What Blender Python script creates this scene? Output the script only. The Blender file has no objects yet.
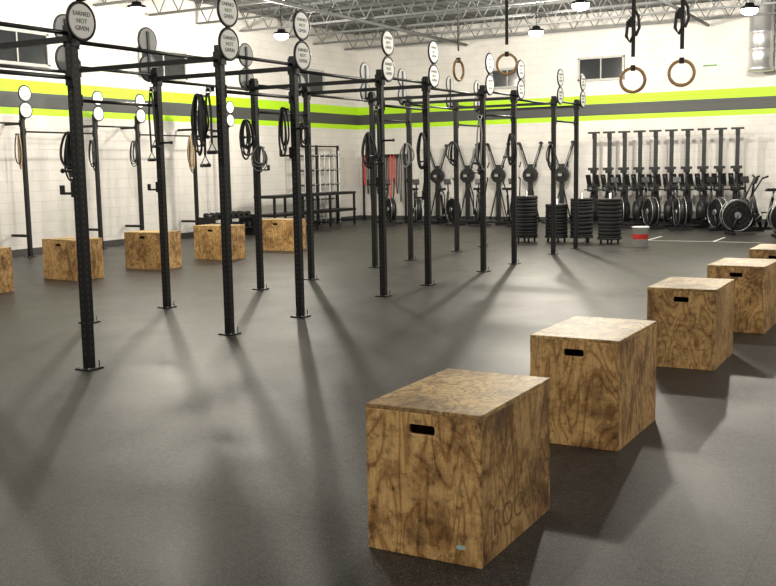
import bpy, bmesh, math, random
from mathutils import Vector, Matrix, Euler
random.seed(7)
S=bpy.context.scene
COL=S.collection
pi=math.pi

# ---------------------------------------------------------------- materials
def newmat(name):
    m=bpy.data.materials.new(name); m.use_nodes=True
    nt=m.node_tree; b=nt.nodes['Principled BSDF']
    return m,nt,b
def pmat(name,col,rough=.5,metal=0.,noise=.15,nscale=8.,bump=0.,spec=.5,emit=None,estr=0.):
    m,nt,b=newmat(name)
    b.inputs['Roughness'].default_value=rough; b.inputs['Metallic'].default_value=metal
    b.inputs['Specular IOR Level'].default_value=spec
    tc=nt.nodes.new('ShaderNodeTexCoord'); n=nt.nodes.new('ShaderNodeTexNoise'); n.inputs['Scale'].default_value=nscale; n.inputs['Detail'].default_value=4
    nt.links.new(tc.outputs['Object'],n.inputs['Vector'])
    r=nt.nodes.new('ShaderNodeValToRGB')
    r.color_ramp.elements[0].position=.3; r.color_ramp.elements[1].position=.7
    r.color_ramp.elements[0].color=[c*(1-noise) for c in col]+[1]
    r.color_ramp.elements[1].color=[min(1,c*(1+noise)) for c in col]+[1]
    nt.links.new(n.outputs['Fac'],r.inputs['Fac']); nt.links.new(r.outputs['Color'],b.inputs['Base Color'])
    if bump:
        bp=nt.nodes.new('ShaderNodeBump'); bp.inputs['Strength'].default_value=bump; bp.inputs['Distance'].default_value=.01
        nt.links.new(n.outputs['Fac'],bp.inputs['Height']); nt.links.new(bp.outputs['Normal'],b.inputs['Normal'])
    if emit:
        b.inputs['Emission Color'].default_value=list(emit)+[1]; b.inputs['Emission Strength'].default_value=estr
    return m
def N(nt,t,**k):
    n=nt.nodes.new(t)
    for a,v in k.items(): setattr(n,a,v)
    return n
def math_node(nt,op,a,b=None,c=None):
    n=nt.nodes.new('ShaderNodeMath'); n.operation=op
    for i,v in enumerate((a,b,c)):
        if v is None: continue
        if isinstance(v,(int,float)): n.inputs[i].default_value=v
        else: nt.links.new(v,n.inputs[i])
    return n.outputs[0]
def mixc(nt,fac,a,b,mode='MIX'):
    n=nt.nodes.new('ShaderNodeMix'); n.data_type='RGBA'; n.blend_type=mode
    for i,v in ((0,fac),(6,a),(7,b)):
        if isinstance(v,(int,float)): n.inputs[i].default_value=v
        elif isinstance(v,(tuple,list)): n.inputs[i].default_value=list(v)+[1]
        else: nt.links.new(v,n.inputs[i])
    return n.outputs[2]
def ramp(nt,fac,stops,interp='LINEAR'):
    r=nt.nodes.new('ShaderNodeValToRGB'); cr=r.color_ramp; cr.interpolation=interp
    while len(cr.elements)<len(stops): cr.elements.new(.5)
    for e,(p,c) in zip(cr.elements,stops):
        e.position=p; e.color=(list(c)+[1]) if isinstance(c,(tuple,list)) else (c,c,c,1)
    nt.links.new(fac,r.inputs['Fac']); return r.outputs['Color']

def floor_mat():
    m,nt,b=newmat('rubber_floor')
    tc=N(nt,'ShaderNodeTexCoord'); L=nt.links.new
    n1=N(nt,'ShaderNodeTexNoise'); n1.inputs['Scale'].default_value=100; n1.inputs['Detail'].default_value=5; n1.inputs['Roughness'].default_value=.75; L(tc.outputs['Object'],n1.inputs['Vector'])
    n2=N(nt,'ShaderNodeTexNoise'); n2.inputs['Scale'].default_value=.7; n2.inputs['Detail'].default_value=8; n2.inputs['Roughness'].default_value=.65; L(tc.outputs['Object'],n2.inputs['Vector'])
    n3=N(nt,'ShaderNodeTexNoise'); n3.inputs['Scale'].default_value=26; n3.inputs['Detail'].default_value=7; n3.inputs['Roughness'].default_value=.7; L(tc.outputs['Object'],n3.inputs['Vector'])
    base=ramp(nt,n2.outputs['Fac'],[(.3,(.018,.0168,.0155)),(.7,(.032,.0295,.027))])
    sp=ramp(nt,n1.outputs['Fac'],[(.36,.15),(.5,1.),(.62,3.4)])
    c=mixc(nt,1.,base,sp,'MULTIPLY')
    sc=ramp(nt,n3.outputs['Fac'],[(.35,.55),(.68,1.7)])
    c=mixc(nt,1.,c,sc,'MULTIPLY')
    br=N(nt,'ShaderNodeTexBrick'); br.offset=.5
    br.inputs['Scale'].default_value=1.; br.inputs['Brick Width'].default_value=1.22; br.inputs['Row Height'].default_value=1.83
    br.inputs['Mortar Size'].default_value=.006; br.inputs['Color1'].default_value=(1,1,1,1); br.inputs['Color2'].default_value=(.88,.88,.88,1); br.inputs['Mortar'].default_value=(.5,.5,.5,1)
    L(tc.outputs['Object'],br.inputs['Vector'])
    c=mixc(nt,1.,c,br.outputs['Color'],'MULTIPLY')
    L(c,b.inputs['Base Color'])
    rr=ramp(nt,n2.outputs['Fac'],[(.3,.36),(.7,.50)]); L(rr,b.inputs['Roughness']); b.inputs['Specular IOR Level'].default_value=.27
    bp=N(nt,'ShaderNodeBump'); bp.inputs['Strength'].default_value=.6; bp.inputs['Distance'].default_value=.003
    L(n1.outputs['Fac'],bp.inputs['Height']); L(bp.outputs['Normal'],b.inputs['Normal'])
    return m

def wall_mat(name,axis):
    # painted concrete block with lime/charcoal bands (bands are paint at a real height)
    m,nt,b=newmat(name); L=nt.links.new
    g=N(nt,'ShaderNodeNewGeometry'); sx=N(nt,'ShaderNodeSeparateXYZ'); L(g.outputs['Position'],sx.inputs[0])
    cx=N(nt,'ShaderNodeCombineXYZ'); L(sx.outputs[axis],cx.inputs[0]); L(sx.outputs[2],cx.inputs[1])
    br=N(nt,'ShaderNodeTexBrick'); br.inputs['Scale'].default_value=1.; br.inputs['Brick Width'].default_value=.406; br.inputs['Row Height'].default_value=.203
    br.inputs['Mortar Size'].default_value=.007; br.inputs['Mortar Smooth'].default_value=.7
    br.inputs['Color1'].default_value=(.69,.67,.635,1); br.inputs['Color2'].default_value=(.665,.645,.61,1); br.inputs['Mortar'].default_value=(.56,.545,.515,1)
    L(cx.outputs[0],br.inputs['Vector'])
    n=N(nt,'ShaderNodeTexNoise'); n.inputs['Scale'].default_value=1.3; n.inputs['Detail'].default_value=6; L(g.outputs['Position'],n.inputs['Vector'])
    dirt=ramp(nt,n.outputs['Fac'],[(.3,.9),(.7,1.05)])
    c=mixc(nt,1.,br.outputs['Color'],dirt,'MULTIPLY')
    z=sx.outputs[2]
    def band(lo,hi): return math_node(nt,'MULTIPLY',math_node(nt,'GREATER_THAN',z,lo),math_node(nt,'LESS_THAN',z,hi))
    c=mixc(nt,band(2.70,3.36),c,(.42,.74,.008))
    c=mixc(nt,band(2.83,3.13),c,(.055,.058,.055))
    L(c,b.inputs['Base Color']); b.inputs['Roughness'].default_value=.55
    bp=N(nt,'ShaderNodeBump'); bp.inputs['Strength'].default_value=.4; bp.inputs['Distance'].default_value=.008
    inv=math_node(nt,'SUBTRACT',1.,br.outputs['Fac']); L(inv,bp.inputs['Height']); L(bp.outputs['Normal'],b.inputs['Normal'])
    return m

def deck_mat():
    m,nt,b=newmat('metal_deck'); L=nt.links.new
    g=N(nt,'ShaderNodeNewGeometry'); sx=N(nt,'ShaderNodeSeparateXYZ'); L(g.outputs['Position'],sx.inputs[0])
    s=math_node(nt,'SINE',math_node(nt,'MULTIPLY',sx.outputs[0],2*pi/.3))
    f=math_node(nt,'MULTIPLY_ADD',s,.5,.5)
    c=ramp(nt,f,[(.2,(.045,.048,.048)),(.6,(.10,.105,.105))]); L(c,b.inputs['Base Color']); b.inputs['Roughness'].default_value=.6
    bp=N(nt,'ShaderNodeBump'); bp.inputs['Distance'].default_value=.03; L(f,bp.inputs['Height']); L(bp.outputs['Normal'],b.inputs['Normal'])
    return m

def ply_mat(name,mul=1.,sat=1.):
    m,nt,b=newmat(name); L=nt.links.new
    tc=N(nt,'ShaderNodeTexCoord'); oi=N(nt,'ShaderNodeObjectInfo')
    add=N(nt,'ShaderNodeVectorMath',operation='ADD'); L(tc.outputs['Object'],add.inputs[0])
    sc=N(nt,'ShaderNodeVectorMath',operation='SCALE'); L(oi.outputs['Location'],sc.inputs[0]); sc.inputs['Scale'].default_value=1.7; L(sc.outputs[0],add.inputs[1])
    mp=N(nt,'ShaderNodeMapping'); mp.inputs['Scale'].default_value=(5.,4.,1.5); L(add.outputs[0],mp.inputs['Vector'])
    n=N(nt,'ShaderNodeTexNoise'); n.inputs['Scale'].default_value=.8; n.inputs['Detail'].default_value=2; n.inputs['Distortion'].default_value=.6; L(mp.outputs[0],n.inputs['Vector'])
    rings=math_node(nt,'MULTIPLY_ADD',math_node(nt,'SINE',math_node(nt,'MULTIPLY',n.outputs['Fac'],85.)),.5,.5)
    mp2=N(nt,'ShaderNodeMapping'); mp2.inputs['Scale'].default_value=(60,60,4.); L(add.outputs[0],mp2.inputs['Vector'])
    f=N(nt,'ShaderNodeTexNoise'); f.inputs['Scale'].default_value=2.; f.inputs['Detail'].default_value=6; L(mp2.outputs[0],f.inputs['Vector'])
    c0=ramp(nt,rings,[(.0,(.30*mul,.160*mul*sat,.050*mul*sat)),(.2,(.46*mul,.28*mul*sat,.105*mul*sat)),(1.,(.54*mul,.345*mul*sat,.14*mul*sat))])
    fine=ramp(nt,f.outputs['Fac'],[(.3,.76),(.65,1.1)])
    c=mixc(nt,1.,c0,fine,'MULTIPLY')
    d=N(nt,'ShaderNodeTexNoise'); d.inputs['Scale'].default_value=2.7; d.inputs['Detail'].default_value=13; d.inputs['Roughness'].default_value=.8; L(add.outputs[0],d.inputs['Vector'])
    st=ramp(nt,d.outputs['Fac'],[(.35,(.17,.14,.12)),(.45,(.50,.43,.37)),(.52,(.92,.90,.87)),(.70,(1.2,1.2,1.22))])
    c=mixc(nt,.9,c,st,'MULTIPLY')
    d2=N(nt,'ShaderNodeTexNoise'); d2.inputs['Scale'].default_value=30; d2.inputs['Detail'].default_value=7; d2.inputs['Roughness'].default_value=.7; L(add.outputs[0],d2.inputs['Vector'])
    st2=ramp(nt,d2.outputs['Fac'],[(.37,.35),(.47,1.),(.8,1.1)])
    c=mixc(nt,.8,c,st2,'MULTIPLY')
    L(c,b.inputs['Base Color']); b.inputs['Roughness'].default_value=.5
    bp=N(nt,'ShaderNodeBump'); bp.inputs['Strength'].default_value=.2; bp.inputs['Distance'].default_value=.003; L(f.outputs['Fac'],bp.inputs['Height']); L(bp.outputs['Normal'],b.inputs['Normal'])
    return m

def upright_mat():
    m,nt,b=newmat('powder_coat_perforated'); L=nt.links.new
    tc=N(nt,'ShaderNodeTexCoord'); sx=N(nt,'ShaderNodeSeparateXYZ'); L(tc.outputs['Object'],sx.inputs[0])
    dz=math_node(nt,'SUBTRACT',math_node(nt,'MODULO',sx.outputs[2],.0508),.0254)
    dz2=math_node(nt,'MULTIPLY',dz,dz)
    x2=math_node(nt,'MULTIPLY',sx.outputs[0],sx.outputs[0]); y2=math_node(nt,'MULTIPLY',sx.outputs[1],sx.outputs[1])
    r2=math_node(nt,'ADD',math_node(nt,'MINIMUM',x2,y2),dz2)
    h=math_node(nt,'LESS_THAN',r2,.0125**2)
    h=math_node(nt,'MULTIPLY',h,math_node(nt,'GREATER_THAN',sx.outputs[2],.1))
    c=mixc(nt,h,(.007,.007,.008),(.03,.028,.026)); L(c,b.inputs['Base Color']); b.inputs['Roughness'].default_value=.5; b.inputs['Specular IOR Level'].default_value=.3
    return m

M={}
M['floor']=floor_mat(); M['wl']=wall_mat('painted_block_left',1); M['wb']=wall_mat('painted_block_back',0)
M['deck']=deck_mat(); M['ply']=ply_mat('plywood',1.18); M['plyb']=ply_mat('plywood_top',1.2,1.1); M['up']=upright_mat()
M['steel']=pmat('black_powder_coat',(.009,.009,.010),.45,spec=.35)
M['plastic']=pmat('black_plastic',(.014,.014,.015),.45,spec=.4)
M['rubber']=pmat('bumper_rubber',(.016,.016,.017),.6,bump=.2,nscale=60,spec=.3)
M['band']=pmat('latex_band',(.012,.012,.013),.55)
M['bandg']=pmat('grey_band',(.22,.22,.22),.6)
M['joist']=pmat('joist_paint',(.135,.14,.14),.6)
M['white']=pmat('white_board',(.85,.85,.83),.5,noise=.03)
M['back']=pmat('target_back',(.34,.35,.35),.5)
M['ink']=pmat('ink',(.03,.05,.04),.5); M['inkg']=pmat('ink_green',(.12,.28,.06),.5)
M['wood']=pmat('ring_wood',(.45,.27,.12),.4,nscale=30)
M['alu']=pmat('aluminium',(.45,.46,.47),.35,metal=.8)
M['galv']=pmat('galvanised_duct',(.62,.62,.62),.35,metal=.7,nscale=3)
M['glass']=pmat('dark_glass',(.02,.023,.025),.12)
M['frame']=pmat('window_frame',(.4,.4,.38),.5)
M['red']=pmat('red_plastic',(.6,.03,.02),.5); M['yellow']=pmat('yellow_band',(.7,.5,.03),.5); M['green']=pmat('green_band',(.05,.35,.08),.5)
M['bucket']=pmat('bucket_plastic',(.8,.8,.78),.4,noise=.03)
M['rope']=pmat('tan_rope',(.45,.33,.2),.8,nscale=80)
M['burn']=pmat('stencil_paint',(.24,.14,.06),.7,noise=.8,nscale=22)
M['sticker']=pmat('sticker',(.35,.5,.5),.4)
M['tape']=pmat('floor_tape',(.5,.5,.48),.6)
M['lamp']=pmat('lamp_lens',(1,1,1),.3,emit=(1,.95,.86),estr=40.)
M['beige']=pmat('speaker_shell',(.55,.42,.22),.5)
M['trim']=pmat('base_trim',(.05,.05,.05),.5)

# ---------------------------------------------------------------- mesh builder
class MB:
    def __init__(s): s.v=[];s.f=[];s.m=[];s.sm=[];s.ml=[]
    def mi(s,k):
        if k not in s.ml: s.ml.append(k)
        return s.ml.index(k)
    def add(s,vs,fs,k,smooth=False,mat=None):
        o=len(s.v); i=s.mi(k)
        for p in vs:
            p=Vector(p); s.v.append(mat@p if mat else p)
        for f in fs:
            s.f.append([o+a for a in f]); s.m.append(i); s.sm.append(smooth)
    def box(s,c,d,k,rot=None):
        hx,hy,hz=d[0]/2,d[1]/2,d[2]/2
        R=Euler(rot).to_matrix() if rot else Matrix.Identity(3)
        vs=[Vector(c)+R@Vector((a*hx,b*hy,e*hz)) for a in(-1,1) for b in(-1,1) for e in(-1,1)]
        s.add(vs,[(0,1,3,2),(4,6,7,5),(0,4,5,1),(2,3,7,6),(0,2,6,4),(1,5,7,3)],k)
    def cyl(s,a,b,r,k,n=12,r2=None,caps=True):
        a=Vector(a);b=Vector(b);d=(b-a).normalized(); r2=r if r2 is None else r2
        u=d.orthogonal().normalized(); w=d.cross(u)
        vs=[];
        for c,rr in((a,r),(b,r2)):
            for i in range(n):
                t=2*pi*i/n; vs.append(c+u*math.cos(t)*rr+w*math.sin(t)*rr)
        s.add(vs,[(i,(i+1)%n,n+(i+1)%n,n+i) for i in range(n)],k,n>6)
        if caps:
            o=len(s.v)-2*n; i=s.mi(k)
            s.f.append([o+j for j in range(n)][::-1]);s.m.append(i);s.sm.append(False)
            s.f.append([o+n+j for j in range(n)]);s.m.append(i);s.sm.append(False)
    def tube(s,pts,r,k,n=6,closed=False):
        pts=[Vector(p) for p in pts]; L=len(pts); vs=[]; prev=None
        for i,p in enumerate(pts):
            if closed: d=pts[(i+1)%L]-pts[i-1]
            else: d=pts[min(i+1,L-1)]-pts[max(i-1,0)]
            d.normalize()
            if prev is None: u=d.orthogonal().normalized()
            else:
                u=prev-d*prev.dot(d); u=u.normalized() if u.length>1e-6 else d.orthogonal().normalized()
            prev=u; w=d.cross(u)
            for j in range(n):
                t=2*pi*j/n; vs.append(p+u*math.cos(t)*r+w*math.sin(t)*r)
        fs=[]
        for i in range(L if closed else L-1):
            i2=(i+1)%L
            for j in range(n): fs.append((i*n+j,i*n+(j+1)%n,i2*n+(j+1)%n,i2*n+j))
        s.add(vs,fs,k,True)
    def ring(s,c,ax,R,r,k,n=28,m=8):
        c=Vector(c);d=Vector(ax).normalized();u=d.orthogonal().normalized();w=d.cross(u)
        s.tube([c+u*math.cos(2*pi*i/n)*R+w*math.sin(2*pi*i/n)*R for i in range(n)],r,k,m,True)
    def lathe(s,c,prof,k,n=20):
        vs=[];L=len(prof)
        for r,z in prof:
            for i in range(n):
                t=2*pi*i/n; vs.append((c[0]+r*math.cos(t),c[1]+r*math.sin(t),c[2]+z))
        s.add(vs,[(a*n+i,a*n+(i+1)%n,(a+1)*n+(i+1)%n,(a+1)*n+i) for a in range(L-1) for i in range(n)],k,True)
    def mesh(s,name):
        me=bpy.data.meshes.new(name); me.from_pydata([tuple(v) for v in s.v],[],s.f)
        for k in s.ml: me.materials.append(M[k])
        me.polygons.foreach_set('material_index',s.m); me.polygons.foreach_set('use_smooth',s.sm); me.update()
        bm=bmesh.new(); bm.from_mesh(me); bmesh.ops.recalc_face_normals(bm,faces=bm.faces); bm.to_mesh(me); bm.free()
        return me
def place(me,name,loc=(0,0,0),rz=0,parent=None,rot=None):
    o=bpy.data.objects.new(name,me); COL.objects.link(o); o.location=loc; o.rotation_euler=rot or (0,0,rz)
    if parent: o.parent=parent
    return o
def empty(name,loc=(0,0,0)):
    return place(None,name,loc)
def bevel(o,w=.004,seg=2):
    b=o.modifiers.new('bevel','BEVEL'); b.width=w; b.segments=seg; b.limit_method='ANGLE'; b.angle_limit=.7

# ---------------------------------------------------------------- room
WX=-15.65; WY=26.3; CZ=5.5; XR=5.; Y0=-3.
b=MB(); b.box(((WX+XR)/2,(Y0+WY)/2,-.05),(XR-WX+.4,WY-Y0+.4,.1),'floor'); place(b.mesh('floor'),'floor')
b=MB(); b.box((WX-.1,(Y0+WY)/2,CZ/2),(.2,WY-Y0+.4,CZ),'wl'); place(b.mesh('wall_left'),'wall_left')
b=MB(); b.box(((WX+XR)/2,WY+.1,CZ/2),(XR-WX,.2,CZ),'wb'); place(b.mesh('wall_back'),'wall_back')
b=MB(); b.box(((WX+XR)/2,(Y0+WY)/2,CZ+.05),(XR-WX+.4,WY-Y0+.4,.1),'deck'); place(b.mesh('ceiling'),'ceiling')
b=MB(); b.box((WX+.008,(Y0+WY)/2,.06),(.016,WY-Y0,.12),'trim'); place(b.mesh('baseboard_left'),'baseboard_left')
b=MB(); b.box(((WX+XR)/2,WY-.008,.06),(XR-WX-.04,.016,.12),'trim'); place(b.mesh('baseboard_back'),'baseboard_back')
def window(name,c,w,h,axis):
    b=MB()
    def bx(u,z,du,dz,dep,k,off):
        if axis=='y': b.box((off,u,z),(dep,du,dz),k)
        else: b.box((u,-off,z),(du,dep,dz),k)
    bx(0,0,w,h,.02,'glass',.012)
    t=.06
    bx(0,h/2,w+t,t,.05,'frame',.026); bx(0,-h/2,w+t,t,.05,'frame',.026)
    bx(-w/2,0,t,h,.05,'frame',.026); bx(w/2,0,t,h,.05,'frame',.026); bx(0,0,.03,h,.04,'frame',.022)
    place(b.mesh(name),name,c)
window('window_1',(WX,13.6,3.97),1.5,.62,'y'); window('window_2',(WX,17.7,3.97),1.5,.62,'y')
window('window_3',(WX,23.6,3.97),1.5,.62,'y')
window('window_4',(-10.8,WY,3.95),.95,.5,'x'); window('window_5',(-8.15,WY,4.05),1.2,.58,'x')
# joists
b=MB(); L=XR-WX-.1; z1=CZ-.03; z0=CZ-.5
b.box((0,0,z1),(L,.09,.05),'joist'); b.box((0,0,z0),(L,.08,.045),'joist')
n=int(L/.55)
for i in range(n):
    xa=-L/2+i*L/n; xb=xa+L/n; xm=(xa+xb)/2
    b.cyl((xa,0,z1),(xm,0,z0),.014,'joist',5,caps=False); b.cyl((xm,0,z0),(xb,0,z1),.014,'joist',5,caps=False)
jm=b.mesh('ceiling_joist')
for i in range(16): place(jm,'ceiling_joist',((WX+XR)/2,.8+i*1.65,0))
b=MB()
for x in (-12.0,-5.4,-.1):
    b.cyl((x,Y0+.1,CZ-.57),(x,WY-.1,CZ-.57),.04,'joist',10)
place(b.mesh('sprinkler_pipe'),'sprinkler_pipe')

# duct
b=MB(); dx,dy=-4.08,25.85
b.lathe((dx,dy,0),[(0,3.7),(.28,3.7),(.31,3.72),(.31,3.8),(.28,3.82),(.28,4.2),(.295,4.22),(.28,4.24),(.28,4.6),(.295,4.62),(.28,4.64),(.28,5.45)],'galv',28)
b.box((dx,dy+.34,4.2),(.5,.16,.05),'galv'); b.box((dx,dy+.34,4.6),(.5,.16,.05),'galv')
place(b.mesh('ventilation_duct'),'ventilation_duct')
b=MB(); b.box((0,0,0),(.4,.03,.16),'white'); b.box((0,-.017,0),(.34,.004,.05),'inkg'); place(b.mesh('safety_sign'),'safety_sign',(-5.35,WY-.016,3.95))

# lamps
b=MB(); b.lathe((0,0,0),[(0,.12),(.08,.12),(.10,.06),(.17,.05),(.18,0),(.165,0)],'steel',24)
b.lathe((0,0,0),[(.165,.0),(.155,-.05),(.11,-.09),(.05,-.11),(0,-.115)],'lamp',24)
b.cyl((0,0,.12),(0,0,.95),.008,'steel',6)
lm=b.mesh('high_bay_lamp')
lamps=[(-13.2,18.9,360),(-8.3,21.9,600),(-3.6,21.3,560),(-13.2,14.3,260),(-6.2,18.7,440),(-10.2,12.2,400),(-3.9,13.2,400),(1.0,14.,300),(-12.6,8.5,250),(-7.2,4.6,230),(-6.5,-1.,400),(-.6,-1.5,250),(2.,7.5,270)]  # last entry: unseen lamp added to brighten the target faces from the right
for i,(x,y,e) in enumerate(lamps):
    o=place(lm,'high_bay_lamp',(x,y,4.55))
    l=bpy.data.lights.new('lamp_bulb','POINT'); l.energy=e*1.12; l.color=(1,.925,.80); l.shadow_soft_size=.10
    lo=bpy.data.objects.new('lamp_bulb',l); COL.objects.link(lo); lo.parent=o; lo.location=(0,0,-.23)

# hanging speaker near ceiling
b=MB(); b.box((0,0,0),(.32,.26,.24),'beige',(0,.2,.3)); b.cyl((0,0,.1),(0,0,.7),.015,'steel',6); b.cyl((-.05,-.13,0),(-.06,-.16,0),.09,'plastic',14)
place(b.mesh('hanging_speaker'),'hanging_speaker',(-10.2,15.6,4.75))

# ---------------------------------------------------------------- rig
ft=.3048; RX=-6.024; RY=5.775; SEP=1.872; PH=2.743
ks=[-4,0,6,10,16,20,26,30,36,40]
rig=empty('pull_up_rig',(RX,RY,0))
b=MB(); b.box((0,0,PH/2),(.068,.068,PH),'up'); b.box((0,0,.006),(.16,.16,.012),'steel')
for a in(-1,1):
    for c in(-1,1): b.cyl((a*.06,c*.06,.012),(a*.06,c*.06,.022),.01,'alu',6)
b.box((.055,.055,.04),(.006,.006,.06),'steel')
um=b.mesh('upright')
def barmesh(l,name):
    b=MB(); b.cyl((0,0,0),(0,l,0),.017,'steel',10); b.box((0,.003,0),(.08,.008,.12),'steel'); b.box((0,l-.003,0),(.08,.008,.12),'steel'); return b.mesh(name)
m6=barmesh(6*ft-.076,'pull_up_bar_long'); m4=barmesh(4*ft-.076,'pull_up_bar_short')
b=MB(); b.box((SEP/2,0,0),(SEP-.076,.045,.045),'steel'); b.box((.042,0,0),(.008,.08,.13),'steel'); b.box((SEP-.042,0,0),(.008,.08,.13),'steel'); mc=b.mesh('crossmember')
b=MB(); b.box((.05,0,0),(.03,.06,.12),'steel'); b.box((.12,0,-.03),(.14,.045,.02),'steel'); b.box((.19,0,0),(.012,.045,.07),'steel'); jc=b.mesh('bar_hook')
b=MB(); b.cyl((.03,0,0),(.17,0,0),.012,'steel',8); b.cyl((.17,0,0),(.18,0,0),.02,'steel',10); peg=b.mesh('band_peg')
n=0
for col in (0,1):
    for i,k in enumerate(ks):
        place(um,'upright_%d'%n,(-SEP*col,k*ft,0),parent=rig); n+=1
        if i<len(ks)-1:
            span=ks[i+1]-k; me=m6 if span==6 else m4
            place(me,'bar_%d'%n,(-SEP*col,k*ft+.038,2.60 if span==6 else 2.66),parent=rig); n+=1
            if span==4: place(me,'bar_%d'%n,(-SEP*col,k*ft+.038,2.32),parent=rig); n+=1
for k in ks: place(mc,'crossmember_%d'%n,(-SEP,k*ft,2.62),parent=rig); n+=1
for (c,k,z,r) in [(0,0,1.45,pi),(0,10,1.75,pi),(1,10,1.4,pi),(0,16,1.4,pi),(1,16,1.6,0),(0,26,1.5,pi),(0,20,1.2,pi)]:
    place(jc,'hook_%d'%n,(-SEP*c+(.0),k*ft,z),r,parent=rig); n+=1
for (c,k,z,r) in [(0,0,1.6,pi),(0,6,1.9,pi),(0,10,2.0,0),(1,6,1.7,pi),(1,10,1.9,0),(1,16,2.0,pi),(0,16,1.9,0),(0,30,1.7,pi),(1,26,1.7,0)]:
    place(peg,'peg_%d'%n,(-SEP*c,k*ft,z),r,parent=rig); n+=1

# ball targets
def textmesh(txt,size,k,ext=.001,name='lettering'):
    cu=bpy.data.curves.new(name,'FONT'); cu.body=txt; cu.size=size; cu.align_x='CENTER'; cu.align_y='CENTER'; cu.extrude=ext; cu.space_line=1.05
    o=bpy.data.objects.new('t',cu); COL.objects.link(o); bpy.context.view_layer.update()
    me=bpy.data.meshes.new_from_object(o); bpy.data.objects.remove(o); me.materials.clear(); me.materials.append(M[k]); return me
t1=textmesh('EARNED',.047,'ink'); t2=textmesh('NOT',.05,'inkg'); t3=textmesh('GIVEN',.05,'ink')
b=MB()
b.box((.044,0,-.1),(.012,.08,.16),'steel'); b.box((.072,0,-.1),(.05,.03,.04),'steel'); b.box((.10,0,.13),(.012,.035,.56),'steel')
for z in(0,.305):
    b.cyl((.106,0,z),(.122,0,z),.15,'back',32); b.ring((.116,0,z),(1,0,0),.142,.013,'steel',36,6); b.cyl((.1225,0,z),(.125,0,z),.128,'white',32)
tm=b.mesh('medicine_ball_target')
def target(x,y,flip=False,text=True):
    o=place(tm,'medicine_ball_target',(x,y,PH),pi if flip else 0)
    if text:
        for z in(0,.305):
            for dz,t in((.055,t1),(0,t2),(-.055,t3)):
                place(t,'lettering',(.1262,0,z+dz),parent=o,rot=(pi/2,0,pi/2))
for k in ks[1:]:
    target(RX,RY+k*ft); target(RX-SEP,RY+k*ft,True,False)

# left wall rig (6 ft / 4 ft bays like the free-standing one)
LX=-15.15
lr=empty('pull_up_rig',(LX,0,0))
ly=[11.98,13.2,15.03,16.25,18.08,19.3]
b=MB(); b.box((-.25,0,2.5),(.42,.05,.05),'steel'); b.box((-.25,0,.4),(.42,.05,.05),'steel'); ws=b.mesh('strut')
for i,y in enumerate(ly):
    place(um,'upright_%d'%i,(0,y,0),parent=lr); place(ws,'strut_%d'%i,(0,y,0),parent=lr)
    if i<len(ly)-1:
        place(m6 if ly[i+1]-y>1.5 else m4,'bar_%d'%i,(0,y+.038,2.35 if i%2 else 2.5),parent=lr)
    target(LX,y)

# hanging bands / ropes
def loops(name,loc,count,length,width,k,r=.009,seed=0):
    rnd=random.Random(seed); b=MB()
    b.cyl((0,0,0),(0,-.14,.0),.012,'steel',8)
    for i in range(count):
        l=length*rnd.uniform(.65,1.); w=width*rnd.uniform(.35,1.); oy=-.03-.1*rnd.random(); a=rnd.uniform(-.5,.5); pts=[]
        for j in range(24):
            t=2*pi*j/24
            x=w/2*math.sin(t)*(1-.3*math.cos(t)); z=-l/2+l/2*math.cos(t)+.012
            pts.append((x*math.cos(a),oy+x*math.sin(a),z))
        b.tube(pts,r*rnd.uniform(.8,1.3),k if i%4 else ('band' if k!='band' else k),6,True)
    return place(b.mesh(name),name,loc)
def straps(name,loc,lens,k='band',seed=0):
    # suspension straps: doubled webbing with handles at the ends
    rnd=random.Random(seed); b=MB(); b.box((0,0,0),(.06,.05,.05),'steel'); b.ring((0,-.03,-.02),(0,1,0),.03,.006,'alu',14,5)
    for i,l in enumerate(lens):
        x=(i-(len(lens)-1)/2)*.07; xx=x+rnd.uniform(-.03,.03)
        b.tube([(x*.3,-.04,-.04),(x,-.045,-l*.4),(xx,-.05,-l)],.012,k,5)
        b.cyl((xx-.055,-.05,-l-.09),(xx+.055,-.05,-l-.09),.018,'plastic',8)
        b.tube([(xx-.055,-.05,-l-.09),(xx,-.05,-l),(xx+.055,-.05,-l-.09)],.006,k,5)
    return place(b.mesh(name),name,loc)
fx=RX;bx=RX-SEP
loops('resistance_bands',(fx-.16,RY+6*ft-.04,2.28),8,.60,.2,'band',.010,1)
straps('suspension_trainer',(fx-.06,RY+6*ft-.08,2.34),[.62,.5],'band',3)
loops('resistance_bands',(bx-.0,RY+6*ft-.04,1.98),8,.5,.2,'band',.011,2)
loops('resistance_bands',(bx-.05,RY+16*ft-.04,2.2),7,.5,.2,'band',.011,3)
loops('jump_ropes',(bx+.16,RY+16*ft-.04,1.86),6,.32,.22,'bandg',.008,4)
loops('resistance_bands',(bx,RY+26*ft-.04,2.1),7,.55,.22,'band',.012,5)
loops('resistance_bands',(fx,RY+20*ft-.04,2.0),5,.5,.16,'band',.01,6)
loops('resistance_bands',(bx,RY+30*ft-.04,1.95),6,.45,.24,'bandg',.012,8)
loops('resistance_bands',(bx,RY+20*ft-.04,2.2),5,.4,.18,'band',.01,9)
loops('resistance_bands',(bx,RY+36*ft-.04,2.0),6,.5,.22,'band',.011,11)
loops('resistance_bands',(fx,RY+30*ft-.04,2.05),6,.5,.18,'band',.012,12)
loops('resistance_bands',(fx-.05,RY+10*ft-.04,2.2),4,.5,.14,'band',.010,16)
loops('resistance_bands',(bx,RY+40*ft-.04,2.0),6,.5,.2,'band',.011,17)
loops('resistance_bands',(fx,RY+36*ft-.04,1.9),5,.45,.18,'band',.011,18)
straps('suspension_trainer',(fx,RY+16*ft-.07,2.3),[.5,.58],'band',5)
straps('suspension_trainer',(bx,RY+10*ft-.07,2.5),[.7,.55],'band',6)
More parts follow.
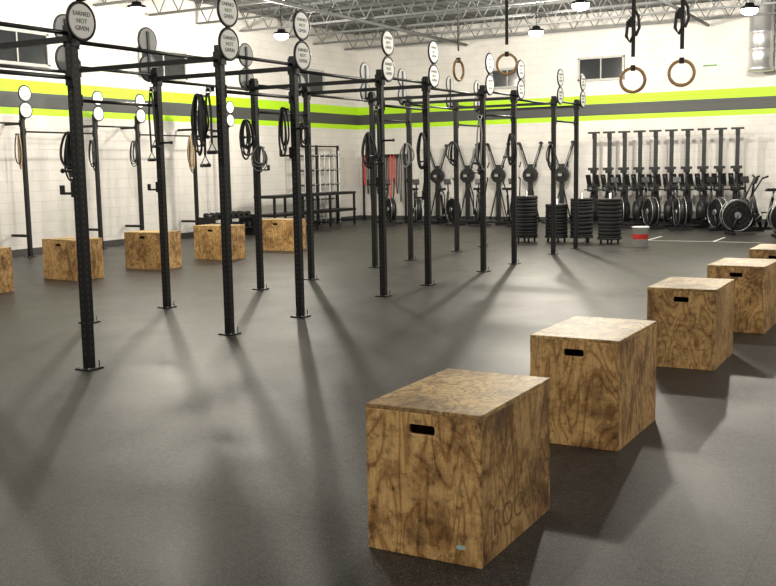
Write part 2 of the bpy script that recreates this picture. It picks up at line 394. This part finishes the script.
straps('suspension_trainer',(fx,RY+26*ft-.07,2.3),[.6,.7],'bandg',7)
loops('hanging_ropes',(LX,13.16,2.3),4,.75,.14,'rope',.012,13)
loops('hanging_ropes',(LX,18.04,2.35),5,1.0,.16,'rope',.012,14)
loops('resistance_bands',(LX,15.,2.2),5,.6,.16,'band',.012,19)
loops('resistance_bands',(LX,16.21,2.2),5,.55,.18,'band',.012,20)

# ---------------------------------------------------------------- plyo boxes
def slot_panel(w,h,t,sx,sz,sw,sh):
    bm=bmesh.new()
    o=[bm.verts.new((a*w/2,0,c)) for a,c in((-1,0),(1,0),(1,h),(-1,h))]
    es=[bm.edges.new((o[i],o[(i+1)%4])) for i in range(4)]
    pts=[];r=sh*.3
    for cxs,czs,a0 in ((1,-1,-pi/2),(1,1,0),(-1,1,pi/2),(-1,-1,pi)):
        for i in range(5):
            t_=a0+pi/2*i/4; pts.append((sx+cxs*(sw/2-r)+r*math.cos(t_),sz+czs*(sh/2-r)+r*math.sin(t_)))
    s=[bm.verts.new((x,0,z)) for x,z in pts]
    es+=[bm.edges.new((s[i],s[(i+1)%len(s)])) for i in range(len(s))]
    bmesh.ops.triangle_fill(bm,use_beauty=True,edges=es)
    ret=bmesh.ops.extrude_face_region(bm,geom=list(bm.faces))
    for v in [g for g in ret['geom'] if isinstance(g,bmesh.types.BMVert)]: v.co.y+=t
    bmesh.ops.recalc_face_normals(bm,faces=bm.faces)
    me=bpy.data.meshes.new('slot_panel'); bm.to_mesh(me); bm.free(); me.materials.append(M['ply']); return me
def mkbox(W,D,H):
    t=.018
    sp=slot_panel(W,H-t,t,0,H-.085,.115,.040)
    b=MB(); b.box((0,0,H-t/2),(W,D,t),'plyb'); top=b.mesh('top_panel')
    b=MB(); b.box((0,0,(H-t)/2),(t,D-2*t,H-t),'ply'); side=b.mesh('side_panel')
    return W,D,H,t,sp,top,side
B1=mkbox(.52,.78,.622); B2=mkbox(.76,.508,.60)
st=textmesh('ROGUE',.15,'burn',.0003,'stencil')
def plyo(B,x,y,rz=0,text=False):
    W,D,H,t,sp,top,side=B
    e=empty('plyometric_box',(x,y,0)); e.rotation_euler=(0,0,rz)
    for nm,me,loc,r in (('front_panel',sp,(0,-D/2,0),0),('back_panel',sp,(0,D/2,0),pi),('top_panel',top,(0,0,0),0),('side_panel_1',side,(W/2-t/2,0,0),0),('side_panel_2',side,(-W/2+t/2,0,0),0)):
        o=place(me,nm,loc,r,parent=e); bevel(o,.003)
    if text:
        place(st,'stencil_lettering',(W/2+.0004,-.02,.14),parent=e,rot=(pi/2,0,pi/2))
        b=MB(); b.cyl((0,0,0),(0,-.001,0),.022,'sticker',20); o=place(b.mesh('sticker'),'sticker',(.17,-D/2,.075),parent=e); o.scale=(1,1,.45)
    return e
for i,(x,y) in enumerate([(-1.805,3.87),(-1.785,5.70),(-1.755,8.12),(-1.67,9.98),(-1.61,11.83)]):
    plyo(B1,x,y,[.0,-.01,.01,-.02,0][i],i==0)
for i,y in enumerate([9.0,10.78,12.42,14.15,16.1]):
    plyo(B2,-11.36-(.1 if i==1 else 0),y,[0,-.1,.02,-.02,.03][i])

# ---------------------------------------------------------------- gymnastic rings
def gring(x,y,z,rz,bundle=True):
    b=MB(); b.ring((0,0,0),(0,1,0),.104,.0145,'wood',40,10)
    b.box((0,0,(CZ-z)/2+.1),(.034,.004,CZ-z-.2),'band')
    b.box((0,0,.104),(.04,.034,.05),'band')
    if bundle:
        b.box((-.01,0,.5),(.05,.03,.09),'steel',(0,.1,0))
        b.tube([(0,0,.55),(-.05,0,.5),(-.06,0,.38),(-.03,.0,.33),(.01,0,.4),(.0,0,.5)],.016,'band')
        b.tube([(0,0,.62),(.04,0,.55),(.05,0,.45),(.02,0,.38)],.014,'band')
    place(b.mesh('gymnastic_ring'),'gymnastic_ring',(x,y,z),rz)
gring(-2.48,8.93,2.31,.27); gring(-2.04,8.86,2.34,.15)
gring(-4.56,9.75,2.58,1.5,False); gring(-4.10,9.96,2.63,.3,False)

# ---------------------------------------------------------------- stacks, bucket
def stack(x,y,nn):
    b=MB(); b.cyl((0,0,.09),(0,0,.12),.24,'steel',24)
    for a in range(4):
        t=a*pi/2+.4; b.cyl((.17*math.cos(t)-.015,.17*math.sin(t),.04),(.17*math.cos(t)+.015,.17*math.sin(t),.04),.04,'plastic',12)
        b.box((.17*math.cos(t),.17*math.sin(t),.075),(.03,.03,.04),'steel')
    z=.12
    for i in range(nn):
        h=random.choice([.055,.07,.085]); r=.225
        b.lathe((0,0,z),[(.03,.008),(.12,.008),(.14,0.0),(r-.012,0),(r,.012),(r,h-.016),(r-.012,h-.004),(.14,h-.004),(.12,h-.012),(.03,h-.012)],'rubber',28); z+=h
    b.cyl((0,0,.1),(0,0,z+.1),.024,'alu',10)
    place(b.mesh('bumper_plate_stack'),'bumper_plate_stack',(x,y,0),random.random())
stack(-7.5,19.25,12); stack(-6.93,19.45,10); stack(-6.42,19.5,11); stack(-5.78,19.3,11)
b=MB(); b.lathe((0,0,0),[(0,0),(.13,0),(.155,.36),(.162,.36),(.162,.38),(.15,.38),(.125,.02),(0,.02)],'bucket',28)
b.lathe((0,0,0),[(.1430,.15),(.1495,.24)],'red',28)
b.tube([(.16*math.cos(t),.16*math.sin(t)*.4-.05,.34-.12*math.sin(t)) for t in [pi*i/12 for i in range(13)]],.004,'steel')
place(b.mesh('plastic_bucket'),'plastic_bucket',(-5.02,18.75,0))

# ---------------------------------------------------------------- machines
def mk_rower():
    b=MB()
    b.cyl((-.10,0,.33),(.10,0,.33),.27,'plastic',28); b.ring((-.1,0,.33),(1,0,0),.2,.02,'steel',24,6); b.ring((.1,0,.33),(1,0,0),.2,.02,'steel',24,6)
    b.box((0,0,.03),(.5,.08,.06),'steel'); b.box((0,.16,.03),(.5,.06,.06),'steel')
    b.box((0,.05,.75),(.16,.16,.6),'plastic'); b.box((0,.05,1.6),(.085,.09,1.55),'plastic')
    b.box((0,-.02,2.36),(.30,.09,.05),'plastic'); b.box((0,.03,2.28),(.09,.12,.14),'steel')
    for s in(-1,1):
        b.box((s*.11,-.08,1.12),(.12,.04,.34),'plastic',(.5,0,0)); b.box((s*.11,-.11,1.16),(.06,.012,.12),'alu',(.5,0,0))
    b.box((0,-.03,.98),(.30,.05,.05),'steel')
    b.box((0,-.05,1.42),(.26,.1,.07),'plastic'); b.box((0,-.02,1.36),(.14,.14,.10),'steel')
    b.box((.0,-.16,.75),(.04,.3,.04),'steel',(.6,0,0)); b.box((.0,-.28,.92),(.17,.04,.15),'plastic',(.3,0,0)); b.box((0,-.302,.92),(.09,.004,.07),'alu',(.3,0,0))
    b.cyl((-.22,-.12,.88),(.22,-.12,.88),.016,'plastic',8)
    return b.mesh('rowing_machine')
rm=mk_rower()
for i in range(10): place(rm,'rowing_machine',(-8.15+i*.40,25.75,0),0)

def mk_bike():
    b=MB()
    c=(0,.42,.42)
    b.cyl((-.055,c[1],c[2]),(.055,c[1],c[2]),.30,'plastic',30)
    for s in(-1,1):
        for R in(.33,.25,.16,.08): b.ring((s*.075,c[1],c[2]),(1,0,0),R,.008,'steel' if R<.3 else 'alu',30,5)
        for i in range(12):
            t=2*pi*i/12; b.cyl((s*.078,c[1],c[2]),(s*.078,c[1]+.33*math.cos(t),c[2]+.33*math.sin(t)),.005,'steel',4)
        b.cyl((s*.06,c[1],c[2]),(s*.10,c[1],c[2]),.07,'alu',16)
    b.box((0,.55,.04),(.56,.07,.06),'steel'); b.box((0,-.52,.04),(.56,.07,.06),'steel')
    b.box((0,0,.13),(.07,1.1,.07),'steel'); b.cyl((0,.45,.1),(0,.55,.06),.03,'steel')
    b.cyl((-.09,c[1],c[2]),(-.09,.55,.06),.022,'steel',8); b.cyl((.09,c[1],c[2]),(.09,.55,.06),.022,'steel',8)
    b.cyl((0,-.2,.13),(0,-.34,.78),.032,'steel',10); b.cyl((0,-.33,.75),(0,-.36,.92),.022,'alu',10)
    b.box((0,-.38,.95),(.20,.26,.06),'plastic'); b.box((0,-.25,.94),(.09,.12,.05),'plastic')
    b.cyl((0,-.1,.15),(0,.1,.88),.035,'steel',10)
    b.cyl((-.1,0,.36),(.1,0,.36),.09,'plastic',20)
    b.cyl((.1,0,.36),(.12,.1,.24),.015,'alu',8); b.cyl((-.1,0,.36),(-.12,-.1,.48),.015,'alu',8)
    b.box((.17,.1,.24),(.1,.09,.025),'plastic'); b.box((-.17,-.1,.48),(.1,.09,.025),'plastic')
    for s in(-1,1):
        b.cyl((s*.13,.08,.3),(s*.15,.2,.78),.018,'steel',8); b.cyl((s*.15,.2,.78),(s*.24,-.02,1.2),.018,'steel',8); b.cyl((s*.24,-.02,1.2),(s*.25,-.14,1.24),.022,'plastic',8)
        b.cyl((s*.13,.08,.3),(s*.1,.0,.36),.014,'steel',6)
    b.cyl((0,.1,.88),(0,.08,1.12),.02,'steel',8); b.box((0,.05,1.15),(.18,.05,.14),'plastic',(.4,0,0)); b.box((0,.022,1.16),(.12,.004,.08),'alu',(.4,0,0))
    return b.mesh('air_bike')
bk=mk_bike()
for i in range(5): place(bk,'air_bike',(-7.15+i*.78,24.2-.12*i,0),[.5,.62,.45,.7,.5][i]+pi)
place(bk,'air_bike',(-3.55,22.5,0),pi/2+.5); place(bk,'air_bike',(-2.5,21.9,0),pi/2+.5)
for i in range(5): place(bk,'air_bike',(-13.6+i*.95,24.3-.05*i,0),pi+[.8,.6,.9,.5,.7][i])

def mk_ski():
    b=MB()
    b.box((0,0,.02),(.6,.9,.04),'plastic'); b.box((0,.3,.8),(.12,.08,1.55),'plastic')
    b.cyl((0,.2,1.28),(0,.36,1.28),.20,'plastic',28); b.ring((0,.2,1.28),(0,1,0),.15,.012,'steel',24,6)
    b.box((0,.16,1.28),(.17,.05,.13),'plastic'); b.box((0,.13,1.28),(.10,.01,.07),'alu')
    for s in(-1,1):
        b.box((s*.17,.3,1.72),(.06,.06,.92),'plastic',(0,s*.33,0)); b.box((s*.17,.266,1.72),(.016,.008,.5),'alu',(0,s*.33,0))
        b.cyl((s*.32,.3,2.14),(s*.32,.2,2.14),.045,'plastic',12)
        b.cyl((s*.32,.2,2.12),(s*.22,.14,1.62),.005,'bandg',5); b.cyl((s*.22,.14,1.64),(s*.24,.08,1.5),.018,'plastic',8)
        b.cyl((s*.05,.3,.9),(s*.26,.3,.04),.02,'steel',8)
    return b.mesh('ski_machine')
sk=mk_ski()
for x in(-12.9,-11.95,-11.0,-10.05,-9.15): place(sk,'ski_machine',(x,25.8,0),0)

# ---------------------------------------------------------------- left-back storage
b=MB()
for z in(.42,.88): b.box((0,0,z),(.62,3.9,.07),'steel')
for y in(-1.9,-.65,.65,1.9):
    for x in(-.28,.28): b.box((x,y,.44),(.05,.05,.88),'steel')
    b.box((0,y,.12),(.56,.04,.04),'steel')
b.box((.5,-1.2,.24),(.5,1.2,.04),'steel')
for y in(-1.75,-.65):
    for x in (.3,.7): b.box((x,y,.12),(.04,.04,.24),'steel')
place(b.mesh('storage_bench'),'storage_bench',(-14.75,22.1,0))
b=MB()
for y in(-1.1,0,1.1): b.box((0,y,1.1),(.06,.06,2.2),'steel')
for z in(.7,1.1,1.5,1.9,2.17): b.box((0,0,z),(.05,2.2,.04),'steel')
for z in(1.1,1.5,1.9):
    for j in range(8):
        b.cyl((0,-.95+j*.27,z),(.18,-.95+j*.27,z+.05),.012,'alu',6)
for j in range(9): b.cyl((.1,-1+j*.25,.02),(.06,-.95+j*.25,1.85+.1*(j%3)),.014,'alu' if j%2 else 'white',6)
place(b.mesh('barbell_storage_rack'),'barbell_storage_rack',(-15.35,23.5,0))
b=MB(); b.box((0,-.03,1.9),(1.5,.05,.08),'steel')
for x in(-.72,.72): b.box((x,-.03,.95),(.05,.05,1.9),'steel')
cs=['red','band','band','yellow','band','band','green','band','red']
for j in range(12):
    x=-.62+j*.112; b.cyl((x,-.05,1.9),(x,-.2,1.92),.01,'steel',6)
    l=.9+.25*((j*7)%3)
    b.tube([(x+.03*math.sin(t),-.13,1.92-l/2+l/2*math.cos(t)) for t in [2*pi*i/20 for i in range(20)]],.014,cs[j%9],6,True)
place(b.mesh('resistance_band_rack'),'resistance_band_rack',(-14.75,WY-.03,0))
def dbrack(x,y,L):
    b=MB()
    for s in(-1,1):
        b.box((0,s*(L/2-.05),.25),(.45,.06,.5),'steel')
    for zz in(.2,.45):
        b.box((0,0,zz),(.4,L-.1,.03),'steel')
        n=int(L/.22)
        for i in range(n):
            y0=-L/2+.18+i*(L-.36)/(n-1)
            b.cyl((-.1,y0,zz+.08),(.1,y0,zz+.08),.016,'alu',6)
            for s in(-1,1): b.cyl((s*.08,y0,zz+.08),(s*.17,y0,zz+.08),.065,'rubber',6)
    place(b.mesh('dumbbell_rack'),'dumbbell_rack',(x,y,0))
dbrack(-14.75,18.7,1.6)
# floor tape
b=MB(); b.box((0,0,.001),(2.2,.05,.002),'tape'); b.box((-1.1,.6,.001),(.05,1.2,.002),'tape'); b.box((0.2,.6,.001),(.05,1.2,.002),'tape')
place(b.mesh('floor_tape'),'floor_tape',(-4.2,20.3,0))

# ---------------------------------------------------------------- world + camera
w=bpy.data.worlds.new('World'); S.world=w; w.use_nodes=True
w.node_tree.nodes['Background'].inputs[0].default_value=(1,.95,.88,1); w.node_tree.nodes['Background'].inputs[1].default_value=.45
S.view_settings.view_transform='Standard'; S.view_settings.exposure=0
cam=bpy.data.cameras.new('camera'); co=bpy.data.objects.new('camera',cam); COL.objects.link(co); S.camera=co
psi,pit,roll=.5104,.1263,-.0177
F=Vector((-math.sin(psi)*math.cos(pit),math.cos(psi)*math.cos(pit),-math.sin(pit)))
q=F.to_track_quat('-Z','Y').to_matrix()@Matrix.Rotation(roll,3,'Z')
co.matrix_world=Matrix.Translation((0,0,1.5925))@q.to_4x4()
cam.sensor_width=36; cam.lens=999.34/776*36; cam.clip_end=200
